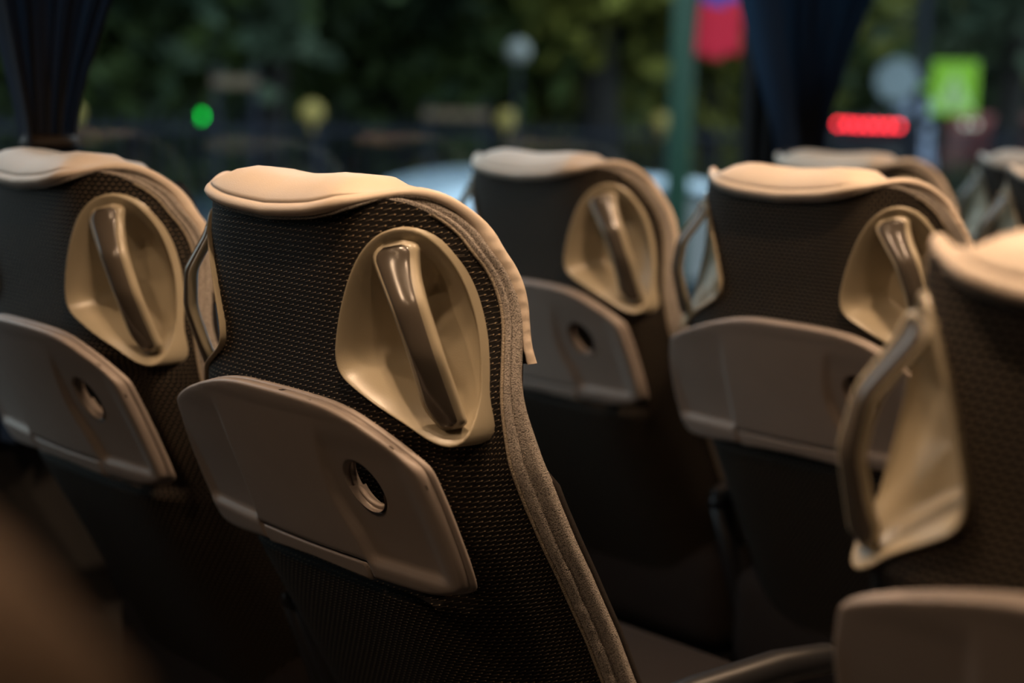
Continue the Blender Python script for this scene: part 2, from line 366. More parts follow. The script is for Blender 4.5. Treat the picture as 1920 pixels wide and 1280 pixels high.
        return link(name, grid_mesh(name, np.array(RR), closed_v=True, cap=True, flip=(sgn < 0)), par, mt)
    for sgn in (1, -1):
        ths = np.linspace(0, 2*PI, nth, endpoint=False)
        rhos = np.concatenate([np.linspace(0, .93, nr-8), [.955, .98, 1.0, 1.012, 1.024, 1.036, 1.046, 1.05]])
        prd = np.concatenate([np.zeros(nr-8), [-.0004, -.0010, -.0016, -.0018, -.0008, .0014, .0050, .008]])
        P = np.zeros((nr, nth, 3))
        for i, (rh, pr) in enumerate(zip(rhos, prd)):
            uu = RC[0]+rh*Rim(ths)*np.cos(ths); zz_ = RC[1]+rh*Rim(ths)*np.sin(ths)
            y = dish_y(np.full(nth, min(rh, 1.)), ths)+pr
            if i >= nr-3: y = np.maximum(y, Sf(uu, zz_)*np.ones(nth)+(.0008 if i == nr-3 else .006))
            P[i] = loc3(uu*sgn, y, zz_)
        d = link('handle_recess', grid_mesh('handle_recess', P, closed_v=True, flip=(sgn < 0)), root, M_plastic)
        fr = bar('handle_frame', 0, 1, 0, 0, .0105, .0, M_plastic, root, sgn)
        bar('handle_grip', .030, .968, .0025, -.0003, .0045, .0034, M_bar, fr, sgn)
    # ---- folding tray table
    def Tf(u, z): return .689+.47*(-.273-z)+.010*(u/.165)**2
    right = [(0.0669, -0.2229), (0.1159, -0.227), (0.1535, -0.2448), (0.1746, -0.2585), (0.1818, -0.2637), (0.1854, -0.2688), (0.1869, -0.2781), (0.1888, -0.309), (0.1884, -0.3458), (0.1865, -0.3651), (0.1843, -0.3699), (0.1783, -0.3748), (0.1549, -0.3828), (0.13, -0.3854), (0.0724, -0.3856), (0.079, -0.3857)]
    left = [(-0.079, -0.388), (-0.0919, -0.3888), (-0.1442, -0.3936), (-0.1665, -0.391), (-0.1731, -0.3757), (-0.1757, -0.354), (-0.1705, -0.3009), (-0.1567, -0.2666), (-0.1488, -0.2611), (-0.1365, -0.2553), (-0.1111, -0.2454), (-0.0774, -0.2353), (-0.0482, -0.2278), (-0.0237, -0.2239), (0.0018, -0.2222)]
    def chaikin(p, closed=True, it=2, keep=()):
        for _ in range(it):
            q_ = []
            for i in range(len(p)):
                a, b = p[i], p[(i+1) % len(p)]
                q_ += [(a[0]*.75+b[0]*.25, a[1]*.75+b[1]*.25), (a[0]*.25+b[0]*.75, a[1]*.25+b[1]*.75)]
            p = q_
        return p
    full = right+left
    out_s = chaikin(full, it=2)
    # re-insert the straight notch for the hinge

    op = []
    inserted = False
    for p in out_s:
        if p[1] < -.37 and -.0785 < p[0] < .0785:
            if not inserted: op += [(.0780, -.3858), (.0770, -.3700), (.04, -.3702), (.0, -.3704), (-.04, -.3702), (-.0770, -.3700), (-.0780, -.3880)]; inserted = True
            continue
        op.append(p)
    def resample(lp, stp):
        a = np.array(lp+[lp[0]]); out = []
        for p_, q_ in zip(a[:-1], a[1:]):
            n_ = max(1, int(round(np.hypot(*(q_-p_))/stp)))
            out += [tuple(p_+(q_-p_)*k/n_) for k in range(n_)]
        return out
    op = resample(op, .0024); out_s = resample(out_s, .004)
    hole_c, hr = (.1118, -.2955), (.0205, .0222)
    hp = [(hole_c[0]+hr[0]*math.cos(a)+.0*hr[0]*math.sin(a), hole_c[1]+hr[1]*math.sin(a)) for a in np.linspace(0, 2*PI, 40, endpoint=False)]
    def seg_dist(P_, poly):
        P_ = np.asarray(P_); a = np.asarray(poly); b = np.roll(a, -1, 0); best = np.full(len(P_), 9.)
        for p, q_ in zip(a, b):
            d_ = q_-p; t_ = np.clip(((P_-p)@d_)/(d_@d_+1e-15), 0, 1); best = np.minimum(best, np.hypot(*(P_-(p+t_[:, None]*d_)).T))
        return best
    def inside(P_, poly):
        P_ = np.asarray(P_); a = np.asarray(poly); b = np.roll(a, -1, 0); r = np.zeros(len(P_), bool)
        for (x1, y1), (x2, y2) in zip(a, b):
            c_ = ((y1 > P_[:, 1]) != (y2 > P_[:, 1])) & (P_[:, 0] < (x2-x1)*(P_[:, 1]-y1)/(y2-y1+1e-15)+x1); r ^= c_
        return r
    def relief(u, z):
        """side pockets: cut in at a step line, deeper towards the bottom, with a shelf at the foot"""
        r = np.zeros_like(u)
        for sg in (1, -1):
            v = u*sg
            st = np.interp(z, [-.375, -.344, -.326, -.31, -.288, -.263, -.241, -.22], [.082, .0755, .069, .0655, .0676, .0740, .0840, .0950]) if sg > 0 else np.interp(z, [-.375, -.36, -.29, -.244, -.22], [.080, .076, .0675, .057, .050])
            edge = sst((v-st)/.010)*sst((.180-v)/.022)
            dz = sst((-.240-z)/.03)*sst((z+.371)/.009)
            r += .0066*edge*dz*(.30+.70*sst((-.245-z)/.10))
        # long shallow crease along the top
        r += .0006*sst((-.236-z)/.004)
        return r
    def slab(name, outline, hole, y0, thick, rnd, mt, par, use_relief=True, step=.0035):
        cons = []; verts = []
        def addloop(lp):
            b0 = len(verts); verts.extend(lp); cons.extend([(b0+i, b0+(i+1) % len(lp)) for i in range(len(lp))])
        addloop(outline)
        if hole: addloop(hole)
        xs = np.arange(-.19, .19, step); zs = np.arange(-.40, -.215, step); g = np.array([(x+(step/2 if j % 2 else 0), z) for j, z in enumerate(zs) for x in xs])
        ok = inside(g, outline) & (seg_dist(g, outline) > .0042)
        if hole: ok &= ~inside(g, hole) & (seg_dist(g, hole) > .0026)
        g = g[ok]
        # inner offset loops give the rounded edge
        extra = []
        o_ = np.array(outline); tn = np.roll(o_, -1, 0)-np.roll(o_, 1, 0); tn /= np.linalg.norm(tn, axis=1)[:, None]; nn = np.stack([tn[:, 1], -tn[:, 0]], -1)
        for off in (.0008, .0018, .0030):
            for s_ in (1, -1):
                c_ = o_+nn*off*s_
                k_ = inside(c_, outline) & (seg_dist(c_, outline) > off*.9)
                extra += [tuple(x) for x in c_[k_]]
        if hole:
            h_ = np.array(hole); hc_ = h_.mean(0)
            for k_ in (1.04, 1.09): extra += [tuple(x) for x in hc_+(h_-hc_)*k_]
        allv = [Vector(v) for v in verts]+[Vector(x) for x in extra]+[Vector(x) for x in g]
        vo, _, fo, *_r = delaunay_2d_cdt(allv, cons, [], 0, 1e-6)
        vo = np.array([tuple(v) for v in vo]); cen = np.array([vo[list(f)].mean(0) for f in fo])
        keep = inside(cen, outline)
        if hole: keep &= ~inside(cen, hole)
        fo = [tuple(f) for f, k_ in zip(fo, keep) if k_]
        dist = seg_dist(vo, outline)
        e = np.clip(1-dist/rnd, 0, 1); y = Tf(vo[:, 0], vo[:, 1])+y0+rnd*(1-np.sqrt(np.clip(1-e*e, 0, 1)))
        if hole:
            dh = seg_dist(vo, hole); eh = np.clip(1-dh/.002, 0, 1); y += .0016*(1-np.sqrt(np.clip(1-eh*eh, 0, 1)))
        if use_relief: y += relief(vo[:, 0], vo[:, 1])
        nV = len(vo); V = list(loc3(vo[:, 0], y, vo[:, 1]))+list(loc3(vo[:, 0], np.full(nV, 0)+Tf(vo[:, 0], vo[:, 1])+y0+thick, vo[:, 1]))
        Fc = []; ec = {}
        for f in fo:
            a = np.cross(np.append(vo[f[1]]-vo[f[0]], 0), np.append(vo[f[2]]-vo[f[0]], 0))[2]
            if a < 0: f = f[::-1]
            Fc.append(f); Fc.append(tuple(i+nV for i in f[::-1]))
            for i in range(len(f)): ec[(f[i], f[(i+1) % len(f)])] = 1
        for (a, b) in list(ec):
            if (b, a) not in ec: Fc.append((b, a, a+nV, b+nV))
        return link(name, mesh_from(name, V, Fc), par, mt)
    tr = slab('tray_table', op, hp, 0, .0100, .0045, M_tray, root)
    # slightly larger backing whose edge shows as a parting line around the tray
    bo_ = [(p[0]*1.008+.0002, -.31+(p[1]+.31)*1.012) for p in out_s]
    hb = [(hole_c[0]+.0005+hr[0]*.93*math.cos(a), hole_c[1]+.0045+hr[1]*.93*math.sin(a)) for a in np.linspace(0, 2*PI, 32, endpoint=False)]
    slab('tray_backing', bo_, hb, .0104, .006, .003, M_tray, tr, False, .008)
    hg = [(.0755, -.3712), (.0752, -.3868), (.0740, -.3882), (.04, -.3868), (.0, -.3856), (-.04, -.3868), (-.0745, -.3894), (-.0755, -.3880), (-.0755, -.3712), (-.04, -.3714), (.0, -.3716), (.04, -.3714)]
    K = 26; RR = []
    for a in np.linspace(math.radians(188), math.radians(352), K):
        row = []
        for k_, dy_ in ((.975, .0045), (.93, .009), (.85, .0130), (.81, .0155), (.80, .0175), (.84, .0195)):
            u_ = hole_c[0]+hr[0]*k_*math.cos(a); z_ = hole_c[1]+hr[1]*k_*math.sin(a)
            row.append(loc3(u_, float(Tf(u_, z_))+dy_, z_))
        RR.append(row)
    link('hook_ledge', grid_mesh('hook_ledge', np.array(RR), flip=True), tr, M_tray)
    slab('tray_hinge', resample(hg, .004), None, .0006, .009, .0022, M_tray, tr, False, .006)
    # two swing arms that carry the tray
    for sx in (-1, 1):
        def arm(bm, sx=sx):
            box(bm, sx*.150-.006, sx*.150+.006, Tf(.15, -.33)-.70+.018, Sf(.15, -.33)-.70+.03, CAMZ-.345, CAMZ-.325, .003)
        bm_obj('tray_arm', arm, root, M_blackp)
    # ---- seat cushion
    def cush(bm):
        box(bm, -.215, .215, .20, .60, CAMZ-.76, CAMZ-.59, .045, 5)
    cu_ = bm_obj('seat_cushion', cush, root, M_dark, True)
    # ---- armrests: rounded arm with a pivot post at its rear end
    for sx in (-1, 1):
        xx = sx*.216
        P_ = []
        arm_pts = [(xx, .175, CAMZ-.515), (xx, .20, CAMZ-.510), (xx, .30, CAMZ-.508), (xx, .42, CAMZ-.512), (xx, .50, CAMZ-.522), (xx, .53, CAMZ-.530)]
        a_ = link('armrest', tube_mesh('armrest', arm_pts, [.010, .0155, .0165, .0165, .0155, .009], 12), root, M_blackp)
        def post(bm, xx=xx):
            cyl(bm, (xx, .185, CAMZ-.515), (xx, .30, CAMZ-.80), .012, .015, 12); sphere(bm, (xx, .183, CAMZ-.512), .0125, 2)
        bm_obj('pivot_post', post, a_, M_blackp, True)
    # ---- pedestal
    def base(bm):
        box(bm, -.20, .20, .24, .56, CAMZ-.80, CAMZ-.755, .01)
        for x in (-.16, .16):
            box(bm, x-.02, x+.02, .27, .53, .03, CAMZ-.79, .006)
            box(bm, x-.03, x+.03, .22, .58, 0, .035, .008)
    bm_obj('base_frame', base, root, M_blackp)
    return root

X0 = -1.031
def place(o, dx, dy): o.location = (X0+dx, .70+dy, 0)
def copy_tree(o, parent=None):
    c = o.copy(); COL.objects.link(c); c.parent = parent
    for ch in children(o): copy_tree(ch, c)
    return c
SEATS = [
 (0, 0, 'sharp coach seat in the centre with its cream headrest, tray and grab handle in focus'),
 (-.45, -.002, 'coach seat at the left edge under the dark tied curtain'),
 (-.455, .708, 'blue-lit coach seat just right of the focused one'),
 (.005, .672, 'coach seat with wide pinkish tray, just left of the big blurred seat'),
 (-.456, 1.409, 'coach seat mostly hidden, only its cream headrest showing under the right-hand curtain'),
 (.727, -.015, 'nearest, most blurred coach seat at the right edge, tray in bottom right corner'),
 (-.449, 2.08, 'far window-side coach seat with pale headrest at the right edge of the picture'),
 (.002, 1.38, 'far aisle-side coach seat whose warm headrest corner touches the right edge'),
]

# ------------------------------------------------------------------ the coach interior
M_wall = add_noise(mat('dark_wall_panel', (.035, .033, .032), .8), 8, .05)
M_trim = mat('dark_window_trim', (.007, .007, .008), .8, .2)
M_floor = add_noise(mat('dark_floor_vinyl', (.03, .03, .032), .6), 60, .3)
M_ceil = add_noise(mat('grey_headliner', (.11, .105, .10), .8), 10, .05)
XW = -1.80
YB, YF = -1.6, 4.4
tag(box_obj('floor', (XW, 1.35, YB, YF, -.05, 0), None, M_floor), kind='structure')
tag(box_obj('ceiling', (XW, 1.35, YB, YF, 2.05, 2.10), None, M_ceil), kind='structure')
tag(box_obj('wall_left', (XW-.08, XW, YB, YF, -.05, .84), None, M_wall), kind='structure')
tag(box_obj('sky_block_wall', (XW-.08, XW, YB, .30, .72, 2.10), None, M_wall), kind='structure')  # unseen solid wall, added to cut sky light from behind the camera
tag(box_obj('trim_1', (XW-.08, XW, YB, YF, 1.93, 2.10), None, M_trim), kind='structure')
tag(box_obj('trim_2', (XW-.08, XW+.015, YB, YF, .82, .86), None, M_trim, .004), kind='structure')
tag(box_obj('trim_3', (XW-.055, XW+.008, 2.345, 2.385, .86, 1.93), None, M_trim, .004), kind='structure')
tag(box_obj('wall_right', (1.35, 1.43, YB, YF, -.05, 2.1), None, M_wall), kind='structure')
tag(box_obj('wall_rear', (XW, 1.35, YB-.05, YB, -.05, 2.1), None, M_wall), kind='structure')
tag(box_obj('wall_front', (XW, 1.35, YF, YF+.05, -.05, 2.1), None, M_wall), kind='structure')
def glass_material():
    m = bpy.data.materials.new('window_glass'); m.use_nodes = True; n = m.node_tree.nodes; n.clear()
    o = n.new('ShaderNodeOutputMaterial'); t = n.new('ShaderNodeBsdfTransparent'); g = n.new('ShaderNodeBsdfGlossy'); x = n.new('ShaderNodeMixShader'); f = n.new('ShaderNodeLayerWeight'); q = n.new('ShaderNodeMath'); q.operation = 'MULTIPLY_ADD'; q2 = n.new('ShaderNodeMath'); q2.operation = 'POWER'
    t.inputs[0].default_value = (.86, .93, .90, 1); g.inputs['Roughness'].default_value = .01; f.inputs[0].default_value = .5; q2.inputs[1].default_value = 4; q.inputs[1].default_value = .5; q.inputs[2].default_value = .03
    m.node_tree.links.new(f.outputs['Facing'], q2.inputs[0]); m.node_tree.links.new(q2.outputs[0], q.inputs[0]); m.node_tree.links.new(q.outputs[0], x.inputs[0]); m.node_tree.links.new(t.outputs[0], x.inputs[1]); m.node_tree.links.new(g.outputs[0], x.inputs[2]); m.node_tree.links.new(x.outputs[0], o.inputs[0])
    return m
M_glass = glass_material()
for k, (a, b) in enumerate(((.30, 2.345), (2.385, YF))):
    def fr(bm, a=a, b=b):
        for (y0, y1, z0, z1) in ((a, b, .86, .875), (a, b, 1.915, 1.93), (a, a+.015, .875, 1.915), (b-.015, b, .875, 1.915)):
            box(bm, XW-.05, XW-.02, y0, y1, z0, z1)
    wf = bm_obj('window_%d' % (k+1), fr, None, M_trim); tag(wf, kind='structure')
    bm_obj('glass_pane', lambda bm, a=a, b=b: box(bm, XW-.038, XW-.034, a+.012, b-.012, .872, 1.918), wf, M_glass)
# luggage racks with pairs of reading lamps
M_lamp = mat('lamp_diffuser', (.9, .8, .6), .4, emis=(1, .62, .30), es=60)
M_rack = add_noise(mat('rack_plastic', (.13, .12, .11), .6), 12, .05)
def rack(x0, x1, label):
    r = empty('luggage_rack', ((x0+x1)/2, 1.4, 1.86)); tag(r, label, 'luggage rack')
    def shelf(bm): box(bm, -(x1-x0)/2, (x1-x0)/2, YB-1.4+.05, YF-1.4-.05, -.015, .015, .01)
    bm_obj('shelf', shelf, r, M_rack)
    s = 1 if x0 < -.5 else -1
    bm_obj('front_lip', lambda bm: box(bm, s*((x1-x0)/2-.02), s*((x1-x0)/2), YB-1.4+.05, YF-1.4-.05, -.03, .07, .006) if s > 0 else box(bm, s*((x1-x0)/2), s*((x1-x0)/2-.02), YB-1.4+.05, YF-1.4-.05, -.03, .07, .006), r, M_rack)
rack(-1.79, -1.12, 'grey overhead luggage rack above the window-side seats on the left')
rack(.68, 1.34, 'grey overhead luggage rack on the right side of the coach')
LAMP_W = 3.2
def lamp(x, y, z, energy, label, size=.020, spot=122, color=(1, .68, .43), aim=None):
    o = empty('reading_lamp', (x, y, z)); tag(o, label, 'lamp', 'reading lamps under the ceiling')
    bm_obj('lamp_housing', lambda bm: cyl(bm, (0, 0, 0), (0, 0, .03), size*1.5, size*1.8, 24), o, M_rack, True)
    bm_obj('lamp_lens', lambda bm: cyl(bm, (0, 0, -.004), (0, 0, .0), size, size*1.1, 24), o, M_lamp, True)
    ld = bpy.data.lights.new('lamp_light', 'SPOT'); ld.energy = energy*LAMP_W; ld.color = color; ld.shadow_soft_size = size; ld.spot_size = math.radians(spot); ld.spot_blend = .8
    lo = bpy.data.objects.new('lamp_light', ld); COL.objects.link(lo); lo.parent = o; lo.location = (0, 0, -.012)
    if aim: lo.rotation_euler = (Vector(aim)-Vector((x, y, z))).to_track_quat('-Z', 'Y').to_euler()
    return o
RN = ['rearmost', 'second', 'third', 'fourth', 'fifth', 'foremost']
for k in range(-1, 5):
    y = .42+.69*k
    lamp(-.72, y, 2.02, 6.6, 'large warm reading lamp over the left seats by the aisle, %s row' % RN[k+1])
    lamp(-.80, y+.10, 2.02, 2.8, 'smaller warm reading lamp over the left seats by the aisle, %s row' % RN[k+1])
    lamp(-.36, y-.05, 2.02, 2.0, 'warm reading lamp over the right seats by the aisle, %s row' % RN[k+1])

# ------------------------------------------------------------------ seats
seat = build_seat()
for i, (dx, dy, lab) in enumerate(SEATS):
    o = seat if i == 0 else copy_tree(seat)
    place(o, dx, dy); tag(o, lab, 'seat', 'coach seats')

# armrest of the photographer's own row, very near and very blurred in the bottom left corner
def near(px, py, dist):
    v = D+R_*(px-960)/F_PX-U_*(py-640)/F_PX; v = v/np.linalg.norm(v)*dist
    return Vector((v[0], v[1], v[2]+CAMZ))
M_tan = add_noise(mat('tan_armrest_leather', (.09, .06, .04), .8, .2), 20, .08)
pa, pb = near(-680, 1020, .33), near(20, 1700, .32)
ar = empty('near_armrest', pb); tag(ar, 'tan leather armrest right in front of the camera, blurred in the bottom left corner', 'armrest')
pts = [pa.lerp(pb, t)-pb for t in (0, .04, .12, .5, .88, .96, 1)]
link('arm_pad', tube_mesh('arm_pad', pts, [.020, .036, .045, .047, .045, .036, .020], 20), ar, M_tan)
bm_obj('arm_post', lambda bm: cyl(bm, (0, 0, 0), (0, .0, -pb.z), .018, .03, 14), ar, M_blackp, True)

# ------------------------------------------------------------------ curtains
def cloth_material(name, c, fac):
    m = bpy.data.materials.new(name); m.use_nodes = True; n = m.node_tree.nodes; b = n['Principled BSDF']
    b.inputs['Base Color'].default_value = (*c, 1); b.inputs['Roughness'].default_value = .9; b.inputs['Specular IOR Level'].default_value = .1
    t = n.new('ShaderNodeBsdfTranslucent'); t.inputs[0].default_value = (.035, .10, .19, 1); x = n.new('ShaderNodeMixShader'); x.inputs[0].default_value = fac
    o = n['Material Output']; m.node_tree.links.new(b.outputs[0], x.inputs[1]); m.node_tree.links.new(t.outputs[0], x.inputs[2]); m.node_tree.links.new(x.outputs[0], o.inputs[0])
    return m
M_curts = [cloth_material('dark_curtain_cloth', (.040, .042, .052), .10), cloth_material('navy_curtain_cloth', (.040, .045, .065), .55)]
M_strap = mat('brown_strap', (.035, .022, .014), .6)
def curtain(label, zs, ya, yb, folds, amp, tie_z, tie_y, strap_px):
    root = empty('window_curtain', (-1.745, (tie_y[0]+tie_y[1])/2, .80)); tag(root, label, 'curtain', 'tied window curtains')
    n, k = 90, 60
    Z = np.linspace(zs[0], zs[-1], k); a = np.interp(Z, zs[::-1], ya[::-1]) if zs[0] > zs[-1] else np.interp(Z, zs, ya)
    b = np.interp(Z, zs[::-1], yb[::-1])
    def smo(x):
        x = x.copy()
        for _ in range(12): x[1:-1] = (x[:-2]+2*x[1:-1]+x[2:])/4
        return x
    a, b = smo(a), smo(b)
    s = np.linspace(0, 1, n); P = np.zeros((k, n, 3))
    for i in range(k):
        wd = b[i]-a[i]; y = a[i]+wd*s
        fold = np.abs(np.sin(PI*folds*s+.4*np.sin(5*s)))-.5
        x = amp*fold*np.clip(.45+.7*wd/.25, .4, 1.3)+.006*np.sin(23*s+Z[i]*3)
        P[i, :, 0] = x; P[i, :, 1] = y-root.location.y+.004*np.sin(2*PI*folds*s); P[i, :, 2] = CAMZ+Z[i]-.80
    me = grid_mesh('cloth', P); o = link('cloth', me, root, M_curts[1 if 'blue' in label else 0])
    # tie strap as a flat loop round the gathered cloth
    c0, c1 = tie_y; K = 48; ring = []
    for t_ in np.linspace(0, 2*PI, K, endpoint=False):
        ring.append((.024*math.cos(t_)*1.0, (c1-c0)/2*math.sin(t_)))
    h = .0085; P = np.zeros((K, 4, 3))
    for i, (x, y) in enumerate(ring):
        for j, (e, zz) in enumerate(((1, -h), (1.10, -h*.2), (1.0, h), (.90, 0))):
            P[i, j] = (x*e, y*e, CAMZ+tie_z+zz-.80)
    link('tie_strap', grid_mesh('tie_strap', P, closed_u=True, closed_v=True, flip=True), root, M_strap)
    bm_obj('curtain_rail', lambda bm: cyl(bm, (0, ya[0]-root.location.y-.05, CAMZ+zs[0]-.80), (0, yb[0]-root.location.y+.05, CAMZ+zs[0]-.80), .006, None, 10), root, M_strap, True)
curtain('black curtain tied back at the left edge above the leftmost seat',
        [.62, .20, .12, .05, 0, -.035, -.05, -.07, -.20, -.42], [.66, .765, .785, .800, .812, .822, .832, .826, .80, .79], [1.20, .985, .942, .918, .895, .882, .878, .884, .91, .92], 9, .030, -.051, (.822, .888), None)
curtain('blue and black curtain gathered above the right-hand headrests, beside the window pillar',
        [.62, .24, .16, .08, .02, -.03, -.06, -.08, -.22, -.42], [2.02, 2.215, 2.245, 2.275, 2.305, 2.335, 2.352, 2.350, 2.30, 2.28], [2.90, 2.56, 2.51, 2.475, 2.452, 2.432, 2.425, 2.430, 2.48, 2.50], 8, .065, -.066, (2.342, 2.435), None)

# ------------------------------------------------------------------ outside
GZ = -1.35                                                        # street level
def at(px, py, dist):
    v = D+R_*(px-960)/F_PX-U_*(py-640)/F_PX
    h = math.hypot(v[0], v[1]); v = v*dist/h
    return Vector((v[0], v[1], v[2]+CAMZ))
def mpp(dist): return dist/F_PX*1.02
M_asph = add_noise(mat('street_asphalt', (.035, .037, .04), .8), 3, .3)
M_pave = add_noise(mat('pavement_slabs', (.07, .07, .072), .8), 3, .2)
M_grass = add_noise(mat('park_grass', (.02, .035, .012), .9), 1.5, .5)
tag(box_obj('ground', (-60, 20, -40, 90, GZ-.2, GZ), None, M_grass), kind='structure')
tag(box_obj('street', (-11.0, 15, -40, 90, GZ, GZ+.02), None, M_asph), kind='structure')
tag(box_obj('pavement', (-13.5, -11.0, -40, 90, GZ, GZ+.14), None, M_pave), kind='structure')
# railing along the park with a yellow ball on every post
M_rail = mat('dark_painted_iron', (.014, .016, .026), .8, .2)
M_ball = add_noise(mat('dull_yellow_paint', (.36, .27, .07), .6), 6, .1)
FX = -12.0; SP = 2.565; Y00 = 6.06
fence = empty('park_railing', (FX, 14, GZ+.14)); tag(fence, 'dark iron park railing running along the far pavement behind the seats', 'railing')
FH = 2.35
posts = [Y00+SP*i for i in range(-5, 12)]
pm = None
for y in posts:
    if pm is None:
        o = bm_obj('post', lambda bm: (box(bm, -.045, .045, -.045, .045, 0, FH+.08), ), fence, M_rail); pm = o.data
    else: o = link('post', pm, fence)
    o.location = (0, y-14, 0)
for z in (.18, FH-.12):
    bm_obj('rail', lambda bm: box(bm, -.02, .02, posts[0]-14, posts[-1]-14, z-.025, z+.025), fence, M_rail)
bmn = None
nb_ = int((posts[-1]-posts[0])/.135)
for i in range(1, nb_):
    if bmn is None:
        o = bm_obj('bar', lambda bm: cyl(bm, (0, 0, .1), (0, 0, FH), .013, None, 8), fence, M_rail); bmn = o.data
    else: o = link('bar', bmn, fence)
    o.location = (0, posts[0]+.135*i-14, 0)
names = {1: 'between the left curtain and the green light', 2: '', 3: '', 4: ''}
BL = [(130, 213, 'dull yellow ball on the railing post right beside the left curtain'), (585, 211, 'dull yellow ball on the railing post above the sharp seat'),
      (950, 225, 'dim yellow ball on the railing post just above the blue-lit headrest'), (1240, 228, 'dim yellow ball on the railing post left of the green pole')]
for px, py, lab in BL:
    ang = at(px, py, 1.0); k = FX/ang.x; y = ang.y*k; z = (ang.z-CAMZ)*k+CAMZ
    o = bm_obj('post_ball', lambda bm: (sphere(bm, (0, 0, 0), .115, 3), cyl(bm, (0, 0, -.2), (0, 0, -.1), .03, None, 12)), None, M_ball, True, (FX, y, z))
    tag(o, lab, 'ball', 'yellow balls on the railing')
ORD = ['first', 'second', 'third', 'fourth', 'fifth', 'sixth', 'seventh', 'eighth', 'ninth', 'tenth', 'eleventh', 'twelfth', 'thirteenth', 'fourteenth', 'fifteenth', 'sixteenth']
# trees
def leaf_material(name, c, c2):
    m = mat(name, c, .7, .2); b = bsdf(m); g = N(m, 'ShaderNodeTexCoord'); n = N(m, 'ShaderNodeTexNoise'); n.inputs['Scale'].default_value = .55; n.inputs['Detail'].default_value = 2
    L(m, g.outputs['Object'], n.inputs['Vector']); r = N(m, 'ShaderNodeValToRGB'); r.color_ramp.elements[0].color = (*c, 1); r.color_ramp.elements[1].color = (*c2, 1)
    r.color_ramp.elements[0].position = .38; r.color_ramp.elements[1].position = .62; L(m, n.outputs['Fac'], r.inputs[0]); L(m, r.outputs[0], b.inputs['Base Color'])
    return m
ML = [leaf_material('leaves_dark_green', (.010, .020, .009), (.055, .085, .022)), leaf_material('leaves_grey_green', (.022, .042, .024), (.11, .15, .10)), leaf_material('leaves_olive', (.028, .040, .008), (.15, .15, .025))]
M_bark = add_noise(mat('dark_bark', (.012, .010, .009), .9), 12, .4)
def crown_mesh(seed, n=5200, rad=(2.6, 2.6, 2.3), ls=.17):
    r = np.random.default_rng(seed); cl = 34
    cc = r.normal(size=(cl, 3)); cc /= np.linalg.norm(cc, axis=1)[:, None]; cc *= (r.random((cl, 1))**.4)*np.array(rad)*.75
    idx = r.integers(0, cl, n); p = cc[idx]+r.normal(size=(n, 3))*.42
    V = np.zeros((n, 4, 3)); a = r.normal(size=(n, 3)); a /= np.linalg.norm(a, axis=1)[:, None]; b = np.cross(a, r.normal(size=(n, 3))); b /= np.linalg.norm(b, axis=1)[:, None]
    sz = ls*(.6+.8*r.random((n, 1)))
    V[:, 0] = p-a*sz; V[:, 1] = p-b*sz*.5; V[:, 2] = p+a*sz; V[:, 3] = p+b*sz*.5
    Fc = np.arange(n*4).reshape(n, 4); me = mesh_from('crown', V.reshape(-1, 3), Fc, False); return me
CM = {}
def tree(x, y, h, sc, kind, seed, label, trunk=.16):
    o = empty('park_tree', (x, y, GZ)); tag(o, label, 'tree', 'park trees')
    key = (seed % 3, kind)
    if key not in CM:
        me = crown_mesh(seed % 3+10); me.materials.append(ML[kind]); CM[key] = me
    c = link('crown', CM[key], o); c.location = (0, 0, h); c.scale = (sc, sc, sc*.95); c.rotation_euler = (0, 0, seed*1.7)
    r = np.random.default_rng(seed)
    link('trunk', tube_mesh('trunk', [(0, 0, -.1), (.05*r.normal(), .05*r.normal(), h*.4), (.12*r.normal(), .12*r.normal(), h*.8), (.2*r.normal(), .2*r.normal(), h+.6*sc)], [trunk*1.25, trunk, trunk*.8, trunk*.4], 10), o, M_bark)
    return o
TS = [ # px, dist, crown height, scale, kind
 (-900, 19, 4.6, 1.2, 1, 'grey-green tree far left of the picture beyond the pavement'),
 (-420, 16.5, 4.5, 1.1, 0, 'dark green tree just outside the left edge of the picture'),
 (-40, 15.5, 4.4, 1.0, 0, 'dark green tree behind the left curtain'),
 (250, 17, 4.7, 1.1, 1, 'grey-green tree above the green traffic light'),
 (520, 16.5, 4.9, 1.05, 0, 'dark tree above the yellow ball over the sharp seat'),
 (760, 19, 4.6, 1.1, 0, 'dark green tree in the upper middle of the window'),
 (480, 24, 4.8, 1.5, 1, 'pale grey-green tree further back in the park at upper left'),
 (960, 20, 4.4, 1.0, 2, 'olive tree behind the pale sky-gap globe'),
 (1130, 18.5, 5.6, 1.1, 2, 'olive tree with a dark trunk left of the green pole'),
 (1340, 22, 4.9, 1.15, 2, 'olive tree behind the hanging flag'),
 (1500, 40, 5.6, 1.7, 0, 'dark tree behind the right-hand curtain'),
 (1730, 56, 6.5, 2.2, 0, 'dark tree behind the two road signs'),
 (1890, 26, 5.8, 1.2, 1, 'grey-green tree with dark trunk in the upper right corner'),
]
for i, (px, d, h, sc, kd, lab) in enumerate(TS):
    p = at(px, 200, d); tree(p.x, p.y, h, sc, kd, i+1, lab, .16 if px not in (1130, 1890) else .24)
for i in range(16):                                               # far row that closes the park
    px = (-1500, -900, -500)[i] if i < 3 else -420+170*i; p = at(px, 200, (38 if px < 1400 else 64)+2.5*math.sin(i*2.1))
    tree(p.x, p.y, 4.2 if px < 1400 else 6, 2.0 if px < 1400 else 3.2, (0, 0, 1, 0, 2)[i % 5], i+30, 'dense dark tree in the far row closing the park, %s from the left' % ORD[i], .25)
